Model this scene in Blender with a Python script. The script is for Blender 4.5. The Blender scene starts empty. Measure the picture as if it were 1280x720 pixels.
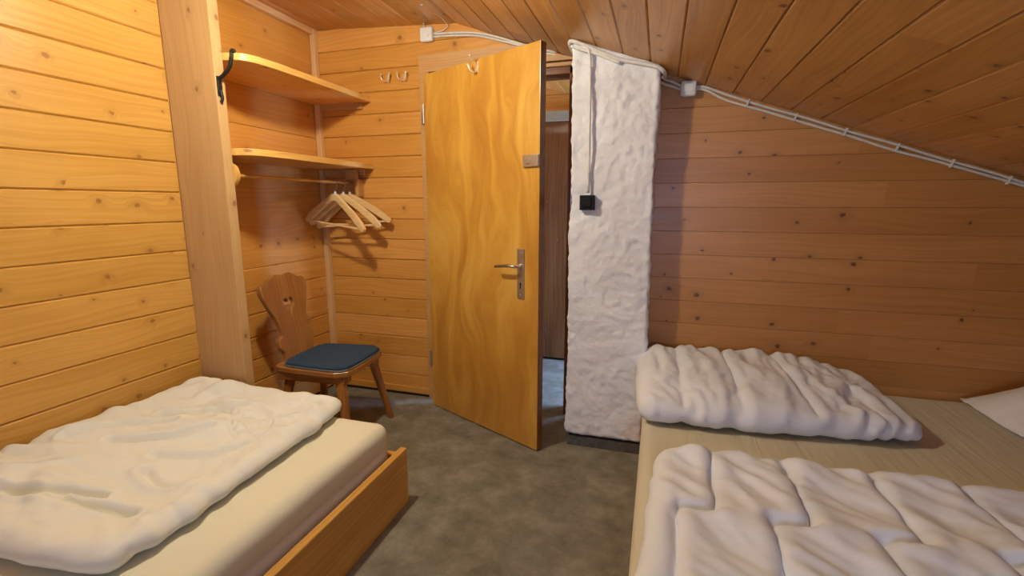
import bpy, bmesh, math, random
from mathutils import Vector, Matrix, noise

# ------------------------------------------------------------------ camera, world, lights
sc = bpy.context.scene
COL = sc.collection
cam = bpy.data.cameras.new('camera'); camo = bpy.data.objects.new('camera', cam); COL.objects.link(camo)
camo.location = (0, 0, 1.22)
camo.rotation_euler = (math.radians(90 - 10.04), 0, math.radians(17.10))
cam.sensor_width = 36; cam.lens = 593.1 * 36 / 1280; cam.clip_start = .02
sc.camera = camo
sc.view_settings.view_transform = 'Standard'
sc.view_settings.look = 'None'
sc.view_settings.gamma = 1
sc.view_settings.use_curve_mapping = False
sc.view_settings.exposure = 0.0
world = bpy.data.worlds.new('world'); sc.world = world; world.use_nodes = True
world.node_tree.nodes['Background'].inputs[0].default_value = (.45, .6, 1, 1)
world.node_tree.nodes['Background'].inputs[1].default_value = 1.0
LAMP_POS = Vector((-1.15, 1.28, 2.045)); LAMP_R = .050; LAMP_W = 68; LAMP_COL = (1, .905, .70)

def area(name, loc, rot, sx, sy, power, col):
    l = bpy.data.lights.new(name, 'AREA'); l.shape = 'RECTANGLE'; l.size = sx; l.size_y = sy
    l.energy = power; l.color = col
    o = bpy.data.objects.new(name, l); COL.objects.link(o); o.location = loc
    o.rotation_euler = [math.radians(a) for a in rot]
    return o
# daylight through the gable window behind the camera, and through the hall's window
area('window_daylight', (.15, -1.50, 1.22), (90, 0, 0), .78, .66, 19, (.46, .62, 1))
area('hall_daylight', (.25, 3.12, .85), (90, 0, 90), .6, 1.1, 60, (.30, .52, 1))
hl = bpy.data.lights.new('hall_warm_fill', 'POINT'); hl.energy = 9; hl.color = (1, .82, .55); hl.shadow_soft_size = .05  # added warm fill without a fixture, brightens the hall's upper boards
ho = bpy.data.objects.new('hall_warm_fill', hl); COL.objects.link(ho); ho.location = (-1.45, 3.05, 1.80)

# ------------------------------------------------------------------ materials
def mat(name):
    m = bpy.data.materials.new(name); m.use_nodes = True
    nt = m.node_tree; return m, nt, nt.nodes['Principled BSDF']
def N(nt, t, **kw):
    n = nt.nodes.new(t)
    for k, v in kw.items(): setattr(n, k, v)
    return n
def ramp(nt, stops):
    r = N(nt, 'ShaderNodeValToRGB'); e = r.color_ramp.elements
    while len(e) < len(stops): e.new(.5)
    for i, (p, c) in enumerate(stops): e[i].position = p; e[i].color = (*c, 1) if len(c) == 3 else c
    return r
def math_(nt, op, a, b=None, c=None, clamp=False):
    n = N(nt, 'ShaderNodeMath', operation=op); n.use_clamp = clamp
    for i, v in enumerate((a, b, c)):
        if v is None: continue
        if isinstance(v, (int, float)): n.inputs[i].default_value = v
        else: nt.links.new(v, n.inputs[i])
    return n.outputs[0]
def comb(nt, x, y, z=0):
    n = N(nt, 'ShaderNodeCombineXYZ')
    for i, v in enumerate((x, y, z)):
        if isinstance(v, (int, float)): n.inputs[i].default_value = v
        else: nt.links.new(v, n.inputs[i])
    return n.outputs[0]

def pine(name, light, dark, knot=(.16, .055, .015), knots=1.0, rough=.38, vary=.25, grain=1.0, spec=.5, coat=0.0):
    """boards: U of the UV map runs along the grain in metres, V across; every board has its own offset"""
    m, nt, b = mat(name); L = nt.links
    uv = N(nt, 'ShaderNodeUVMap'); sep = N(nt, 'ShaderNodeSeparateXYZ'); L.new(uv.outputs[0], sep.inputs[0])
    u, v = sep.outputs[0], sep.outputs[1]
    # knots
    vor = N(nt, 'ShaderNodeTexVoronoi', voronoi_dimensions='2D', feature='F1'); vor.inputs['Scale'].default_value = 1
    wob = N(nt, 'ShaderNodeTexNoise', noise_dimensions='2D'); wob.inputs['Scale'].default_value = 40; L.new(comb(nt, u, v), wob.inputs['Vector'])
    wsep = math_(nt, 'MULTIPLY', math_(nt, 'SUBTRACT', wob.outputs[0], .5), .012)
    L.new(comb(nt, math_(nt, 'MULTIPLY', math_(nt, 'ADD', u, wsep), 6.6), math_(nt, 'MULTIPLY', math_(nt, 'ADD', v, wsep), 8.2)), vor.inputs['Vector'])
    csep = N(nt, 'ShaderNodeSeparateColor'); L.new(vor.outputs['Color'], csep.inputs[0])
    present = math_(nt, 'GREATER_THAN', csep.outputs[0], 1 - .55 * knots)
    size = math_(nt, 'MULTIPLY_ADD', csep.outputs[1], .050, .024)
    d = math_(nt, 'DIVIDE', vor.outputs['Distance'], size)
    km = N(nt, 'ShaderNodeMapRange', interpolation_type='SMOOTHSTEP'); L.new(d, km.inputs[0])
    km.inputs[1].default_value = .7; km.inputs[2].default_value = 1.5; km.inputs[3].default_value = 1; km.inputs[4].default_value = 0
    kmask = math_(nt, 'MULTIPLY', km.outputs[0], present)
    halo = N(nt, 'ShaderNodeMapRange', interpolation_type='SMOOTHSTEP'); L.new(d, halo.inputs[0])
    halo.inputs[1].default_value = .5; halo.inputs[2].default_value = 5.5; halo.inputs[3].default_value = 1; halo.inputs[4].default_value = 0
    hmask = math_(nt, 'MULTIPLY', halo.outputs[0], present)
    # grain lines bend around the knots
    warp = N(nt, 'ShaderNodeTexNoise', noise_dimensions='2D'); warp.inputs['Scale'].default_value = 1; warp.inputs['Detail'].default_value = 1
    L.new(comb(nt, math_(nt, 'MULTIPLY', u, 1.6), math_(nt, 'MULTIPLY', v, 5)), warp.inputs['Vector'])
    vv = math_(nt, 'ADD', math_(nt, 'MULTIPLY', v, 1.0), math_(nt, 'MULTIPLY', warp.outputs[0], .09))
    vv = math_(nt, 'ADD', vv, math_(nt, 'MULTIPLY', hmask, .035))
    g1 = N(nt, 'ShaderNodeTexNoise', noise_dimensions='2D'); g1.inputs['Scale'].default_value = 1; g1.inputs['Detail'].default_value = 3
    L.new(comb(nt, math_(nt, 'MULTIPLY', u, 1.1), math_(nt, 'MULTIPLY', vv, 90)), g1.inputs['Vector'])
    g2 = N(nt, 'ShaderNodeTexNoise', noise_dimensions='2D'); g2.inputs['Scale'].default_value = 1; g2.inputs['Detail'].default_value = 2
    L.new(comb(nt, math_(nt, 'MULTIPLY', u, 2.2), math_(nt, 'MULTIPLY', v, 9)), g2.inputs['Vector'])
    g = math_(nt, 'ADD', math_(nt, 'MULTIPLY', g1.outputs[0], .6 * grain), math_(nt, 'MULTIPLY', g2.outputs[0], .4))
    g = math_(nt, 'ADD', g, .3 * (1 - grain))
    r = ramp(nt, [(.36, dark), (.62, light)]); L.new(g, r.inputs[0])
    # board to board variation
    at = N(nt, 'ShaderNodeAttribute', attribute_name='tint'); 
    hsv = N(nt, 'ShaderNodeHueSaturation'); L.new(r.outputs[0], hsv.inputs['Color'])
    L.new(math_(nt, 'MULTIPLY_ADD', at.outputs['Fac'], vary, 1 - vary / 2), hsv.inputs['Value'])
    L.new(math_(nt, 'MULTIPLY_ADD', at.outputs['Fac'], -.2 * vary, 1 + .1 * vary), hsv.inputs['Saturation'])
    mx0 = N(nt, 'ShaderNodeMix', data_type='RGBA'); L.new(math_(nt, 'MULTIPLY', hmask, .30), mx0.inputs[0]); L.new(hsv.outputs[0], mx0.inputs[6]); mx0.inputs[7].default_value = (*[c * .62 for c in dark], 1)
    mx = N(nt, 'ShaderNodeMix', data_type='RGBA'); L.new(math_(nt, 'MULTIPLY', kmask, .85), mx.inputs[0]); L.new(mx0.outputs[2], mx.inputs[6]); mx.inputs[7].default_value = (*knot, 1)
    L.new(mx.outputs[2], b.inputs['Base Color'])
    rn = N(nt, 'ShaderNodeTexNoise'); rn.inputs['Scale'].default_value = 1; L.new(comb(nt, math_(nt, 'MULTIPLY', u, 6), math_(nt, 'MULTIPLY', v, 20)), rn.inputs['Vector'])
    L.new(math_(nt, 'MULTIPLY_ADD', rn.outputs[0], .12, rough - .06), b.inputs['Roughness'])
    b.inputs['Specular IOR Level'].default_value = spec
    b.inputs['Coat Weight'].default_value = coat; b.inputs['Coat Roughness'].default_value = .22
    bp = N(nt, 'ShaderNodeBump'); bp.inputs['Strength'].default_value = .25; bp.inputs['Distance'].default_value = .004
    h = math_(nt, 'ADD', math_(nt, 'MULTIPLY', g1.outputs[0], .35), math_(nt, 'MULTIPLY', g2.outputs[0], 1.0)); L.new(h, bp.inputs['Height'])
    L.new(bp.outputs[0], b.inputs['Normal'])
    return m

def plain(name, col, rough=.5, metal=0, spec=.5, bump=0, bscale=60, sheen=0, colvar=0):
    m, nt, b = mat(name)
    b.inputs['Base Color'].default_value = (*col, 1); b.inputs['Roughness'].default_value = rough
    b.inputs['Metallic'].default_value = metal; b.inputs['Specular IOR Level'].default_value = spec
    b.inputs['Sheen Weight'].default_value = sheen
    tc = N(nt, 'ShaderNodeTexCoord')
    n = N(nt, 'ShaderNodeTexNoise'); n.inputs['Scale'].default_value = bscale; n.inputs['Detail'].default_value = 4
    nt.links.new(tc.outputs['Object'], n.inputs['Vector'])
    if bump:
        bp = N(nt, 'ShaderNodeBump'); bp.inputs['Strength'].default_value = bump; bp.inputs['Distance'].default_value = .01
        nt.links.new(n.outputs[0], bp.inputs['Height']); nt.links.new(bp.outputs[0], b.inputs['Normal'])
    cv = max(colvar, .06)
    r = ramp(nt, [(.3, [c * (1 - cv) for c in col]), (.7, [min(1, c * (1 + cv)) for c in col])])
    nt.links.new(n.outputs[0], r.inputs[0]); nt.links.new(r.outputs[0], b.inputs['Base Color'])
    return m

M = {}
M['pine_left'] = pine('pine_left', (.64, .35, .078), (.555, .28, .054), (.30, .115, .025), knots=.8, vary=.12)
M['pine_back'] = pine('pine_back', (.69, .34, .075), (.60, .27, .050), (.30, .10, .02), knots=.45, vary=.18)
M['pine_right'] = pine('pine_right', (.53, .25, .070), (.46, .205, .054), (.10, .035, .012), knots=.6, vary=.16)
M['pine_ceiling'] = pine('pine_ceiling', (.62, .32, .092), (.50, .235, .058), (.17, .055, .015), knots=.6, vary=.26)
M['pine_post'] = pine('pine_post', (.56, .36, .165), (.50, .305, .13), (.26, .11, .04), knots=.35, vary=.1)
M['pine_casing'] = pine('pine_casing', (.58, .33, .125), (.50, .265, .09), (.24, .09, .03), knots=.1, vary=.1)
M['pine_trim'] = pine('pine_trim', (.76, .50, .25), (.68, .41, .18), (.3, .12, .04), knots=.1, vary=.1)
M['pine_shelf'] = pine('pine_shelf', (.78, .46, .13), (.68, .36, .085), (.34, .12, .03), knots=.35, vary=.1)
M['pine_bed'] = pine('pine_bed', (.70, .37, .085), (.56, .265, .05), (.22, .07, .02), knots=.25, vary=.1)
M['hall_dark'] = pine('hall_dark', (.20, .07, .022), (.13, .042, .013), knots=0, rough=.25, vary=.1)
M['hall_pine'] = pine('hall_pine', (.75, .35, .09), (.60, .26, .055), (.2, .06, .015), knots=.5)
M['chair_wood'] = pine('chair_wood', (.42, .19, .05), (.30, .115, .026), (.1, .03, .01), knots=.0, rough=.3, vary=.1)
M['hanger_wood'] = pine('hanger_wood', (.86, .60, .28), (.76, .48, .20), knots=0, rough=.35, vary=.2)

def door_veneer():
    m, nt, b = mat('door_veneer'); L = nt.links
    uv = N(nt, 'ShaderNodeUVMap'); sep = N(nt, 'ShaderNodeSeparateXYZ'); L.new(uv.outputs[0], sep.inputs[0])
    u, v = sep.outputs[0], sep.outputs[1]
    wn = N(nt, 'ShaderNodeTexNoise', noise_dimensions='2D'); wn.inputs['Scale'].default_value = 1; wn.inputs['Detail'].default_value = 2
    L.new(comb(nt, math_(nt, 'MULTIPLY', u, 1.3), math_(nt, 'MULTIPLY', v, 3.2)), wn.inputs['Vector'])
    vv = math_(nt, 'ADD', v, math_(nt, 'MULTIPLY', wn.outputs[0], .5))
    a = N(nt, 'ShaderNodeTexNoise', noise_dimensions='2D'); a.inputs['Scale'].default_value = 1; a.inputs['Detail'].default_value = 4
    L.new(comb(nt, math_(nt, 'MULTIPLY', u, 1.4), math_(nt, 'MULTIPLY', vv, 9)), a.inputs['Vector'])
    c = N(nt, 'ShaderNodeTexNoise', noise_dimensions='2D'); c.inputs['Scale'].default_value = 1; c.inputs['Detail'].default_value = 3
    L.new(comb(nt, math_(nt, 'MULTIPLY', u, 12), math_(nt, 'MULTIPLY', vv, 260)), c.inputs['Vector'])
    g = math_(nt, 'ADD', math_(nt, 'MULTIPLY', a.outputs[0], .82), math_(nt, 'MULTIPLY', c.outputs[0], .18))
    r = ramp(nt, [(.28, (.45, .20, .028)), (.45, (.545, .262, .036)), (.58, (.63, .335, .052)), (.74, (.70, .42, .09))]); L.new(g, r.inputs[0])
    L.new(r.outputs[0], b.inputs['Base Color']); b.inputs['Roughness'].default_value = .33
    b.inputs['Coat Weight'].default_value = .5; b.inputs['Coat Roughness'].default_value = .2
    return m
M['door'] = door_veneer()

def carpet():
    m, nt, b = mat('carpet'); L = nt.links
    tc = N(nt, 'ShaderNodeTexCoord')
    a = N(nt, 'ShaderNodeTexNoise'); a.inputs['Scale'].default_value = 7; a.inputs['Detail'].default_value = 8; a.inputs['Roughness'].default_value = .72; a.inputs['Distortion'].default_value = .15
    L.new(tc.outputs['Object'], a.inputs['Vector'])
    r = ramp(nt, [(.34, (.15, .135, .095)), (.5, (.215, .195, .145)), (.66, (.285, .265, .21))]); L.new(a.outputs[0], r.inputs[0])
    f = N(nt, 'ShaderNodeTexNoise'); f.inputs['Scale'].default_value = 420; f.inputs['Detail'].default_value = 2; L.new(tc.outputs['Object'], f.inputs['Vector'])
    hs = N(nt, 'ShaderNodeHueSaturation'); L.new(r.outputs[0], hs.inputs['Color']); L.new(math_(nt, 'MULTIPLY_ADD', f.outputs[0], .8, .6), hs.inputs['Value'])
    L.new(hs.outputs[0], b.inputs['Base Color']); b.inputs['Roughness'].default_value = .95; b.inputs['Specular IOR Level'].default_value = .15
    bp = N(nt, 'ShaderNodeBump'); bp.inputs['Strength'].default_value = .5; bp.inputs['Distance'].default_value = .003; L.new(f.outputs[0], bp.inputs['Height']); L.new(bp.outputs[0], b.inputs['Normal'])
    return m
M['carpet'] = carpet()

def plaster():
    m, nt, b = mat('plaster'); L = nt.links
    tc = N(nt, 'ShaderNodeTexCoord')
    a = N(nt, 'ShaderNodeTexNoise'); a.inputs['Scale'].default_value = 26; a.inputs['Detail'].default_value = 6; a.inputs['Roughness'].default_value = .6
    c = N(nt, 'ShaderNodeTexNoise'); c.inputs['Scale'].default_value = 5; c.inputs['Detail'].default_value = 3
    L.new(tc.outputs['Object'], a.inputs['Vector']); L.new(tc.outputs['Object'], c.inputs['Vector'])
    r = ramp(nt, [(.3, (.76, .755, .76)), (.6, (.86, .865, .885))]); L.new(c.outputs[0], r.inputs[0]); L.new(r.outputs[0], b.inputs['Base Color'])
    b.inputs['Roughness'].default_value = .8; b.inputs['Specular IOR Level'].default_value = .25
    bp = N(nt, 'ShaderNodeBump'); bp.inputs['Strength'].default_value = .7; bp.inputs['Distance'].default_value = .010; L.new(a.outputs[0], bp.inputs['Height']); L.new(bp.outputs[0], b.inputs['Normal'])
    return m
M['plaster'] = plaster()

def fabric(name, col, weave=900, bump=.08, wr=0, wsc=(1, 1, 1), stripes=0):
    m, nt, b = mat(name); L = nt.links
    tc = N(nt, 'ShaderNodeTexCoord')
    b.inputs['Base Color'].default_value = (*col, 1); b.inputs['Roughness'].default_value = .85; b.inputs['Specular IOR Level'].default_value = .2
    b.inputs['Sheen Weight'].default_value = .05
    f = N(nt, 'ShaderNodeTexNoise'); f.inputs['Scale'].default_value = weave; L.new(tc.outputs['Object'], f.inputs['Vector'])
    r = ramp(nt, [(.3, [c * .95 for c in col]), (.7, [min(1, c * 1.03) for c in col])]); L.new(f.outputs[0], r.inputs[0]); L.new(r.outputs[0], b.inputs['Base Color'])
    h = math_(nt, 'MULTIPLY', f.outputs[0], .02)
    if wr:
        mp = N(nt, 'ShaderNodeMapping'); mp.inputs['Scale'].default_value = wsc; L.new(tc.outputs['Object'], mp.inputs[0])
        w = N(nt, 'ShaderNodeTexNoise'); w.inputs['Scale'].default_value = 4; w.inputs['Detail'].default_value = 3; w.inputs['Distortion'].default_value = .6; L.new(mp.outputs[0], w.inputs['Vector'])
        h = math_(nt, 'ADD', h, math_(nt, 'MULTIPLY', w.outputs[0], wr))
    bp = N(nt, 'ShaderNodeBump'); bp.inputs['Strength'].default_value = 1; bp.inputs['Distance'].default_value = .01; L.new(h, bp.inputs['Height']); L.new(bp.outputs[0], b.inputs['Normal'])
    return m
M['duvet'] = fabric('duvet', (.79, .815, .86), wr=.25, wsc=(3, 3, 3))
M['duvet_left'] = fabric('duvet_left', (.75, .755, .69), wr=.15, wsc=(2, 2, 2))
M['sheet_left'] = fabric('sheet_left', (.75, .715, .54), wr=.35, wsc=(.7, 2.5, 1))
M['sheet_right'] = fabric('sheet_right', (.64, .595, .445), wr=.55, wsc=(7, .7, 1))
M['mattress_side'] = fabric('mattress_side', (.66, .62, .50), wr=.2)
M['pillow'] = fabric('pillow', (.85, .85, .86), wr=.2, wsc=(2, 2, 2))
M['blue_pad'] = plain('blue_pad', (.040, .072, .120), .95, spec=.2, bump=.5, bscale=350, sheen=0, colvar=.35)
M['piping'] = plain('piping', (.16, .17, .16), .8)
M['iron'] = plain('iron', (.035, .033, .03), .45, .8, bump=.6, bscale=120, colvar=.4)
M['brass'] = plain('brass', (.95, .84, .60), .25, .55)
M['steel'] = plain('steel', (.62, .60, .58), .28, 1)
M['steel_plate'] = plain('steel_plate', (.48, .42, .36), .38, .85)
M['black_plastic'] = plain('black_plastic', (.008, .008, .008), .55, spec=.2)
M['white_plastic'] = plain('white_plastic', (.74, .74, .73), .4)
M['cable_white'] = plain('cable_white', (.70, .68, .62), .5)
M['cable_painted'] = plain('cable_painted', (.76, .74, .70), .6)
M['grey_skirt'] = plain('grey_skirt', (.10, .095, .085), .9, colvar=.3)
M['black_gap'] = plain('black_gap', (.02, .015, .012), .9)
M['cream'] = plain('cream', (.34, .28, .17), .6)
M['white_collar'] = plain('white_collar', (.62, .70, .85), .35)
M['grey_metal'] = plain('grey_metal', (.30, .30, .33), .35, .9)
M['white_paint'] = plain('white_paint', (.75, .75, .73), .5)

# ------------------------------------------------------------------ geometry helpers
rng = random.Random(7)
class MB:
    """collects shapes for ONE mesh; wood shapes get UVs in metres along the grain and a tint per board"""
    def __init__(s): s.bm = bmesh.new(); s.uv = s.bm.loops.layers.uv.new('UVMap'); s.tint = s.bm.faces.layers.float.new('tint')
    def _tag(s, faces, ga, off=None, tint=None, mi=0, smooth=False):
        off = off or (rng.random() * 60, rng.random() * 60); tint = rng.random() if tint is None else tint
        ga = Vector(ga).normalized()
        for f in faces:
            f[s.tint] = tint; f.material_index = mi; f.smooth = smooth
            n = f.normal
            w = ga.cross(n)
            if w.length < .3:
                w = ga.orthogonal().normalized(); a2 = ga.cross(w)
                for l in f.loops: l[s.uv].uv = (l.vert.co.dot(w) + off[0], l.vert.co.dot(a2) + off[1])
            else:
                w.normalize()
                for l in f.loops: l[s.uv].uv = (l.vert.co.dot(ga) + off[0], l.vert.co.dot(w) + off[1])
    def box(s, lo, hi, grain=(1, 0, 0), bev=0, seg=2, mi=0, smooth=False, tint=None, mx=None):
        r = bmesh.ops.create_cube(s.bm, size=1)
        vs = r['verts']; lo = Vector(lo); hi = Vector(hi)
        for v in vs: v.co = Vector([(lo[i] + hi[i]) / 2 + v.co[i] * (hi[i] - lo[i]) for i in range(3)])
        fs = set(f for v in vs for f in v.link_faces)
        if bev:
            es = set(e for f in fs for e in f.edges)
            rb = bmesh.ops.bevel(s.bm, geom=list(es), offset=bev, segments=seg, affect='EDGES', profile=.6)
            vs = set(v for f in rb['faces'] for v in f.verts) | set(v for v in vs if v.is_valid)
            fs = set(f for v in vs for f in v.link_faces)
        s.bm.normal_update()
        s._tag(fs, grain, tint=tint, mi=mi, smooth=smooth)
        if mx is not None:
            for v in set(v for f in fs for v in f.verts): v.co = mx @ v.co
        return list(fs)
    def prism(s, prof, o, a, b, l, L, mi=0, tint=None, smooth=False, off=None):
        """prof: (a,b) points; extruded along l by L from o"""
        o, a, b, l = Vector(o), Vector(a), Vector(b), Vector(l)
        v0 = [s.bm.verts.new(o + a * p[0] + b * p[1]) for p in prof]
        v1 = [s.bm.verts.new(o + a * p[0] + b * p[1] + l * L) for p in prof]
        n = len(prof); fs = [s.bm.faces.new((v0[i], v0[(i + 1) % n], v1[(i + 1) % n], v1[i])) for i in range(n)]
        fs += [s.bm.faces.new(v0[::-1]), s.bm.faces.new(v1)]
        bmesh.ops.recalc_face_normals(s.bm, faces=fs); s.bm.normal_update()
        s._tag(fs, l, tint=tint, mi=mi, smooth=smooth, off=off)
        return fs
    def tube(s, pts, r, seg=10, mi=0, caps=True, smooth=True, rs=None):
        pts = [Vector(p) for p in pts]; n = len(pts); rings = []
        up = None
        for i, p in enumerate(pts):
            t = (pts[min(i + 1, n - 1)] - pts[max(i - 1, 0)]).normalized()
            if up is None: up = t.orthogonal().normalized()
            up = (up - t * up.dot(t)).normalized(); w = t.cross(up)
            rr = rs[i] if rs else r
            rings.append([s.bm.verts.new(p + (up * math.cos(q) + w * math.sin(q)) * rr) for q in [2 * math.pi * k / seg for k in range(seg)]])
        fs = []
        for i in range(n - 1):
            for k in range(seg): fs.append(s.bm.faces.new((rings[i][k], rings[i][(k + 1) % seg], rings[i + 1][(k + 1) % seg], rings[i + 1][k])))
        for f in fs: f.smooth = smooth
        if caps: c = [s.bm.faces.new(rings[0][::-1]), s.bm.faces.new(rings[-1])]; fs += c
        s.bm.normal_update(); s._tag(fs, (pts[-1] - pts[0]) if (pts[-1] - pts[0]).length > 1e-4 else (0, 0, 1), mi=mi, smooth=smooth)
        return fs
    def cyl(s, p0, p1, r0, r1=None, seg=20, mi=0):
        return s.tube([p0, p1], r0, seg, mi, rs=[r0, r0 if r1 is None else r1], smooth=False)
    def ball(s, c, r, mi=0, sc=(1, 1, 1), seg=14):
        rr = bmesh.ops.create_uvsphere(s.bm, u_segments=seg, v_segments=seg // 2 + 1, radius=r)
        for v in rr['verts']: v.co = Vector(c) + Vector([v.co[i] * sc[i] for i in range(3)])
        fs = set(f for v in rr['verts'] for f in v.link_faces); s.bm.normal_update(); s._tag(fs, (0, 0, 1), mi=mi, smooth=True)
    def build(s, name, mats, parent=None, mx=None):
        me = bpy.data.meshes.new(name); s.bm.normal_update(); s.bm.to_mesh(me); s.bm.free()
        for m_ in (mats if isinstance(mats, (list, tuple)) else [mats]): me.materials.append(M[m_] if isinstance(m_, str) else m_)
        o = bpy.data.objects.new(name, me); COL.objects.link(o)
        if parent: o.parent = parent
        return o

def plate(name, outlines, t, matname, parent=None, bev=.003, grain='y', res=0):
    """flat shape cut from a board: closed outlines in local XY (later ones are holes), thickness t along local Z"""
    cu = bpy.data.curves.new(name, 'CURVE'); cu.dimensions = '2D'; cu.fill_mode = 'BOTH'; cu.extrude = max(t / 2 - bev, .0005); cu.bevel_depth = bev; cu.bevel_resolution = 2; cu.offset = -bev
    for ol in outlines:
        sp = cu.splines.new('POLY'); sp.points.add(len(ol) - 1); sp.use_cyclic_u = True
        for i, p in enumerate(ol): sp.points[i].co = (p[0], p[1], 0, 1)
    tmp = bpy.data.objects.new(name + '_tmp', cu); COL.objects.link(tmp)
    dg = bpy.context.evaluated_depsgraph_get(); me = bpy.data.meshes.new_from_object(tmp.evaluated_get(dg))
    bpy.data.objects.remove(tmp); bpy.data.curves.remove(cu)
    mb = MB(); uvn = mb.uv; bm = mb.bm
    bm.from_mesh(me); bpy.data.meshes.remove(me)
    bmesh.ops.remove_doubles(bm, verts=bm.verts, dist=.0002)
    bmesh.ops.recalc_face_normals(bm, faces=bm.faces); bm.normal_update()
    mb.uv = bm.loops.layers.uv.get('UVMap') or bm.loops.layers.uv.new('UVMap'); mb.tint = bm.faces.layers.float.get('tint') or bm.faces.layers.float.new('tint')
    mb._tag(bm.faces, (0, 1, 0) if grain == 'y' else (1, 0, 0))
    return mb.build(name, matname, parent)

def catmull(pts, k=8, closed=False):
    pts = [Vector(p) for p in pts]; n = len(pts); out = []
    for i in range(n if closed else n - 1):
        if closed: p0, p1, p2, p3 = pts[(i - 1) % n], pts[i], pts[(i + 1) % n], pts[(i + 2) % n]
        else: p0, p1, p2, p3 = pts[max(i - 1, 0)], pts[i], pts[i + 1], pts[min(i + 2, n - 1)]
        for j in range(k):
            t = j / k
            out.append(.5 * ((2 * p1) + (p2 - p0) * t + (2 * p0 - 5 * p1 + 4 * p2 - p3) * t * t + (3 * p1 - p0 - 3 * p2 + p3) * t ** 3))
    if not closed: out.append(pts[-1])
    return out

def struct(o, nm=None): o['kind'] = 'structure'; return o
def tag(o, label, cat, group=None):
    o['label'] = label; o['category'] = cat
    if group: o['group'] = group
    return o
def thing(name, label, cat, loc=(0, 0, 0), rz=0, group=None):
    o = bpy.data.objects.new(name, None); COL.objects.link(o); o.empty_display_size = .1
    o.location = loc; o.rotation_euler = (0, 0, rz)
    return tag(o, label, cat, group)

# ------------------------------------------------------------------ room shell
XL, YB, XR, YR = -2.06, 2.60, 2.12, -1.60
KX, KZ, SL0, SL = -1.12, 2.195, .06, .357
YW = 2.38      # the wall right of the pillar stands further into the room than the door wall
def ceil_z(x): return KZ - (x - KX) * (SL if x > KX else SL0)
def board_prof(w, t, c):   # a: across the board, b: out of the wall
    g = .0007 if c > .002 else .0003
    return [(g, 0), (g, t - c), (g + c * .9, t), (w - g - c * .9, t), (w - g, t - c), (w - g, 0)]

b = MB(); b.box((XL - .1, YR - .1, -.1), (XR + .1, YB + 1.1, 0), (0, 1, 0)); struct(b.build('floor', 'carpet'))

def board_wall(name, matname, o, l, Lfun, z0, z1, pitch, zoff, c, out, back, t=.014, bm_=None):
    b = MB(); z = zoff
    while z - pitch > z0: z -= pitch
    while z < z1:
        a0 = max(z, z0); a1 = min(z + pitch, z1)
        if a1 - a0 > .01:
            for (s0, s1) in Lfun((a0 + a1) / 2):
                b.prism(board_prof(a1 - a0, t, c), Vector(o) + Vector(l) * s0 + Vector((0, 0, a0)), (0, 0, 1), out, l, s1 - s0)
        z += pitch
    for k, (lo, hi) in enumerate(back): b.box(lo, hi, (0, 1, 0) if k and bm_ else (1, 0, 0), mi=0 if k and bm_ else 1, bev=.004 if k and bm_ else 0)
    return struct(b.build(name, [matname, 'black_gap']))
T = .014
# left wall: the board faces lie in X = XL; boards run along Y
board_wall('wall_left', 'pine_left', (XL - T, 0, 0), (0, 1, 0), lambda z: [(YR, 1.633)], 0, 2.30, .1297, .751, .006, (1, 0, 0),
           [((XL - .12, YR - .1, 0), (XL - T, 1.633, 2.35))])
board_wall('wall_niche', 'pine_back', (XL - T, 0, 0), (0, 1, 0), lambda z: [(1.633, YB + .02)], 0, .882, .1242, .384, .006, (1, 0, 0),
           [((XL - .12, 1.633, 0), (XL - T, YB + .15, 2.35)), ((XL - T, 1.633, .882), (XL - .004, YB + .1, 1.62)), ((XL - T, 1.633, 1.621), (XL - .004, YB + .1, 2.30))], bm_=('pine_back', 0))
DX0, DX1, DZ = -1.29, -.485, 1.925      # clear door opening
board_wall('wall_back', 'pine_back', (0, YB + T, 0), (1, 0, 0), lambda z: [(XL - .02, DX0 - .02)] if z < 2.03 else [(XL - .02, -1.02 - .07 * math.sin(z * 40)), (-1.02 - .07 * math.sin(z * 40), -.3)], 0, 2.30, .1242, .135, .005, (0, -1, 0),
           [((XL - .12, YB + T, 0), (DX0 - .01, YB + .12, 2.35)), ((DX0 - .01, YB + T, DZ + .03), (DX1 + .01, YB + .12, 2.3))])
cuts = {}
def right_runs(z):
    r = random.Random(int(z * 1000)); x = -.25; out = []
    while x < XR:
        n = x + r.uniform(1.0, 2.6); out.append((x, min(n, XR))); x = n
    return out
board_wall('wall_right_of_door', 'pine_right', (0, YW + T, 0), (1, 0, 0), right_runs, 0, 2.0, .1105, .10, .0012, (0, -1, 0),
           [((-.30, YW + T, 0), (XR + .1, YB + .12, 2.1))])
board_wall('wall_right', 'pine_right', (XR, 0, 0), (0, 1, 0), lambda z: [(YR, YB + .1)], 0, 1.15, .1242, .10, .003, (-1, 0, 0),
           [((XR + .0, YR - .1, 0), (XR + .1, YB + .1, 1.15))])
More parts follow.
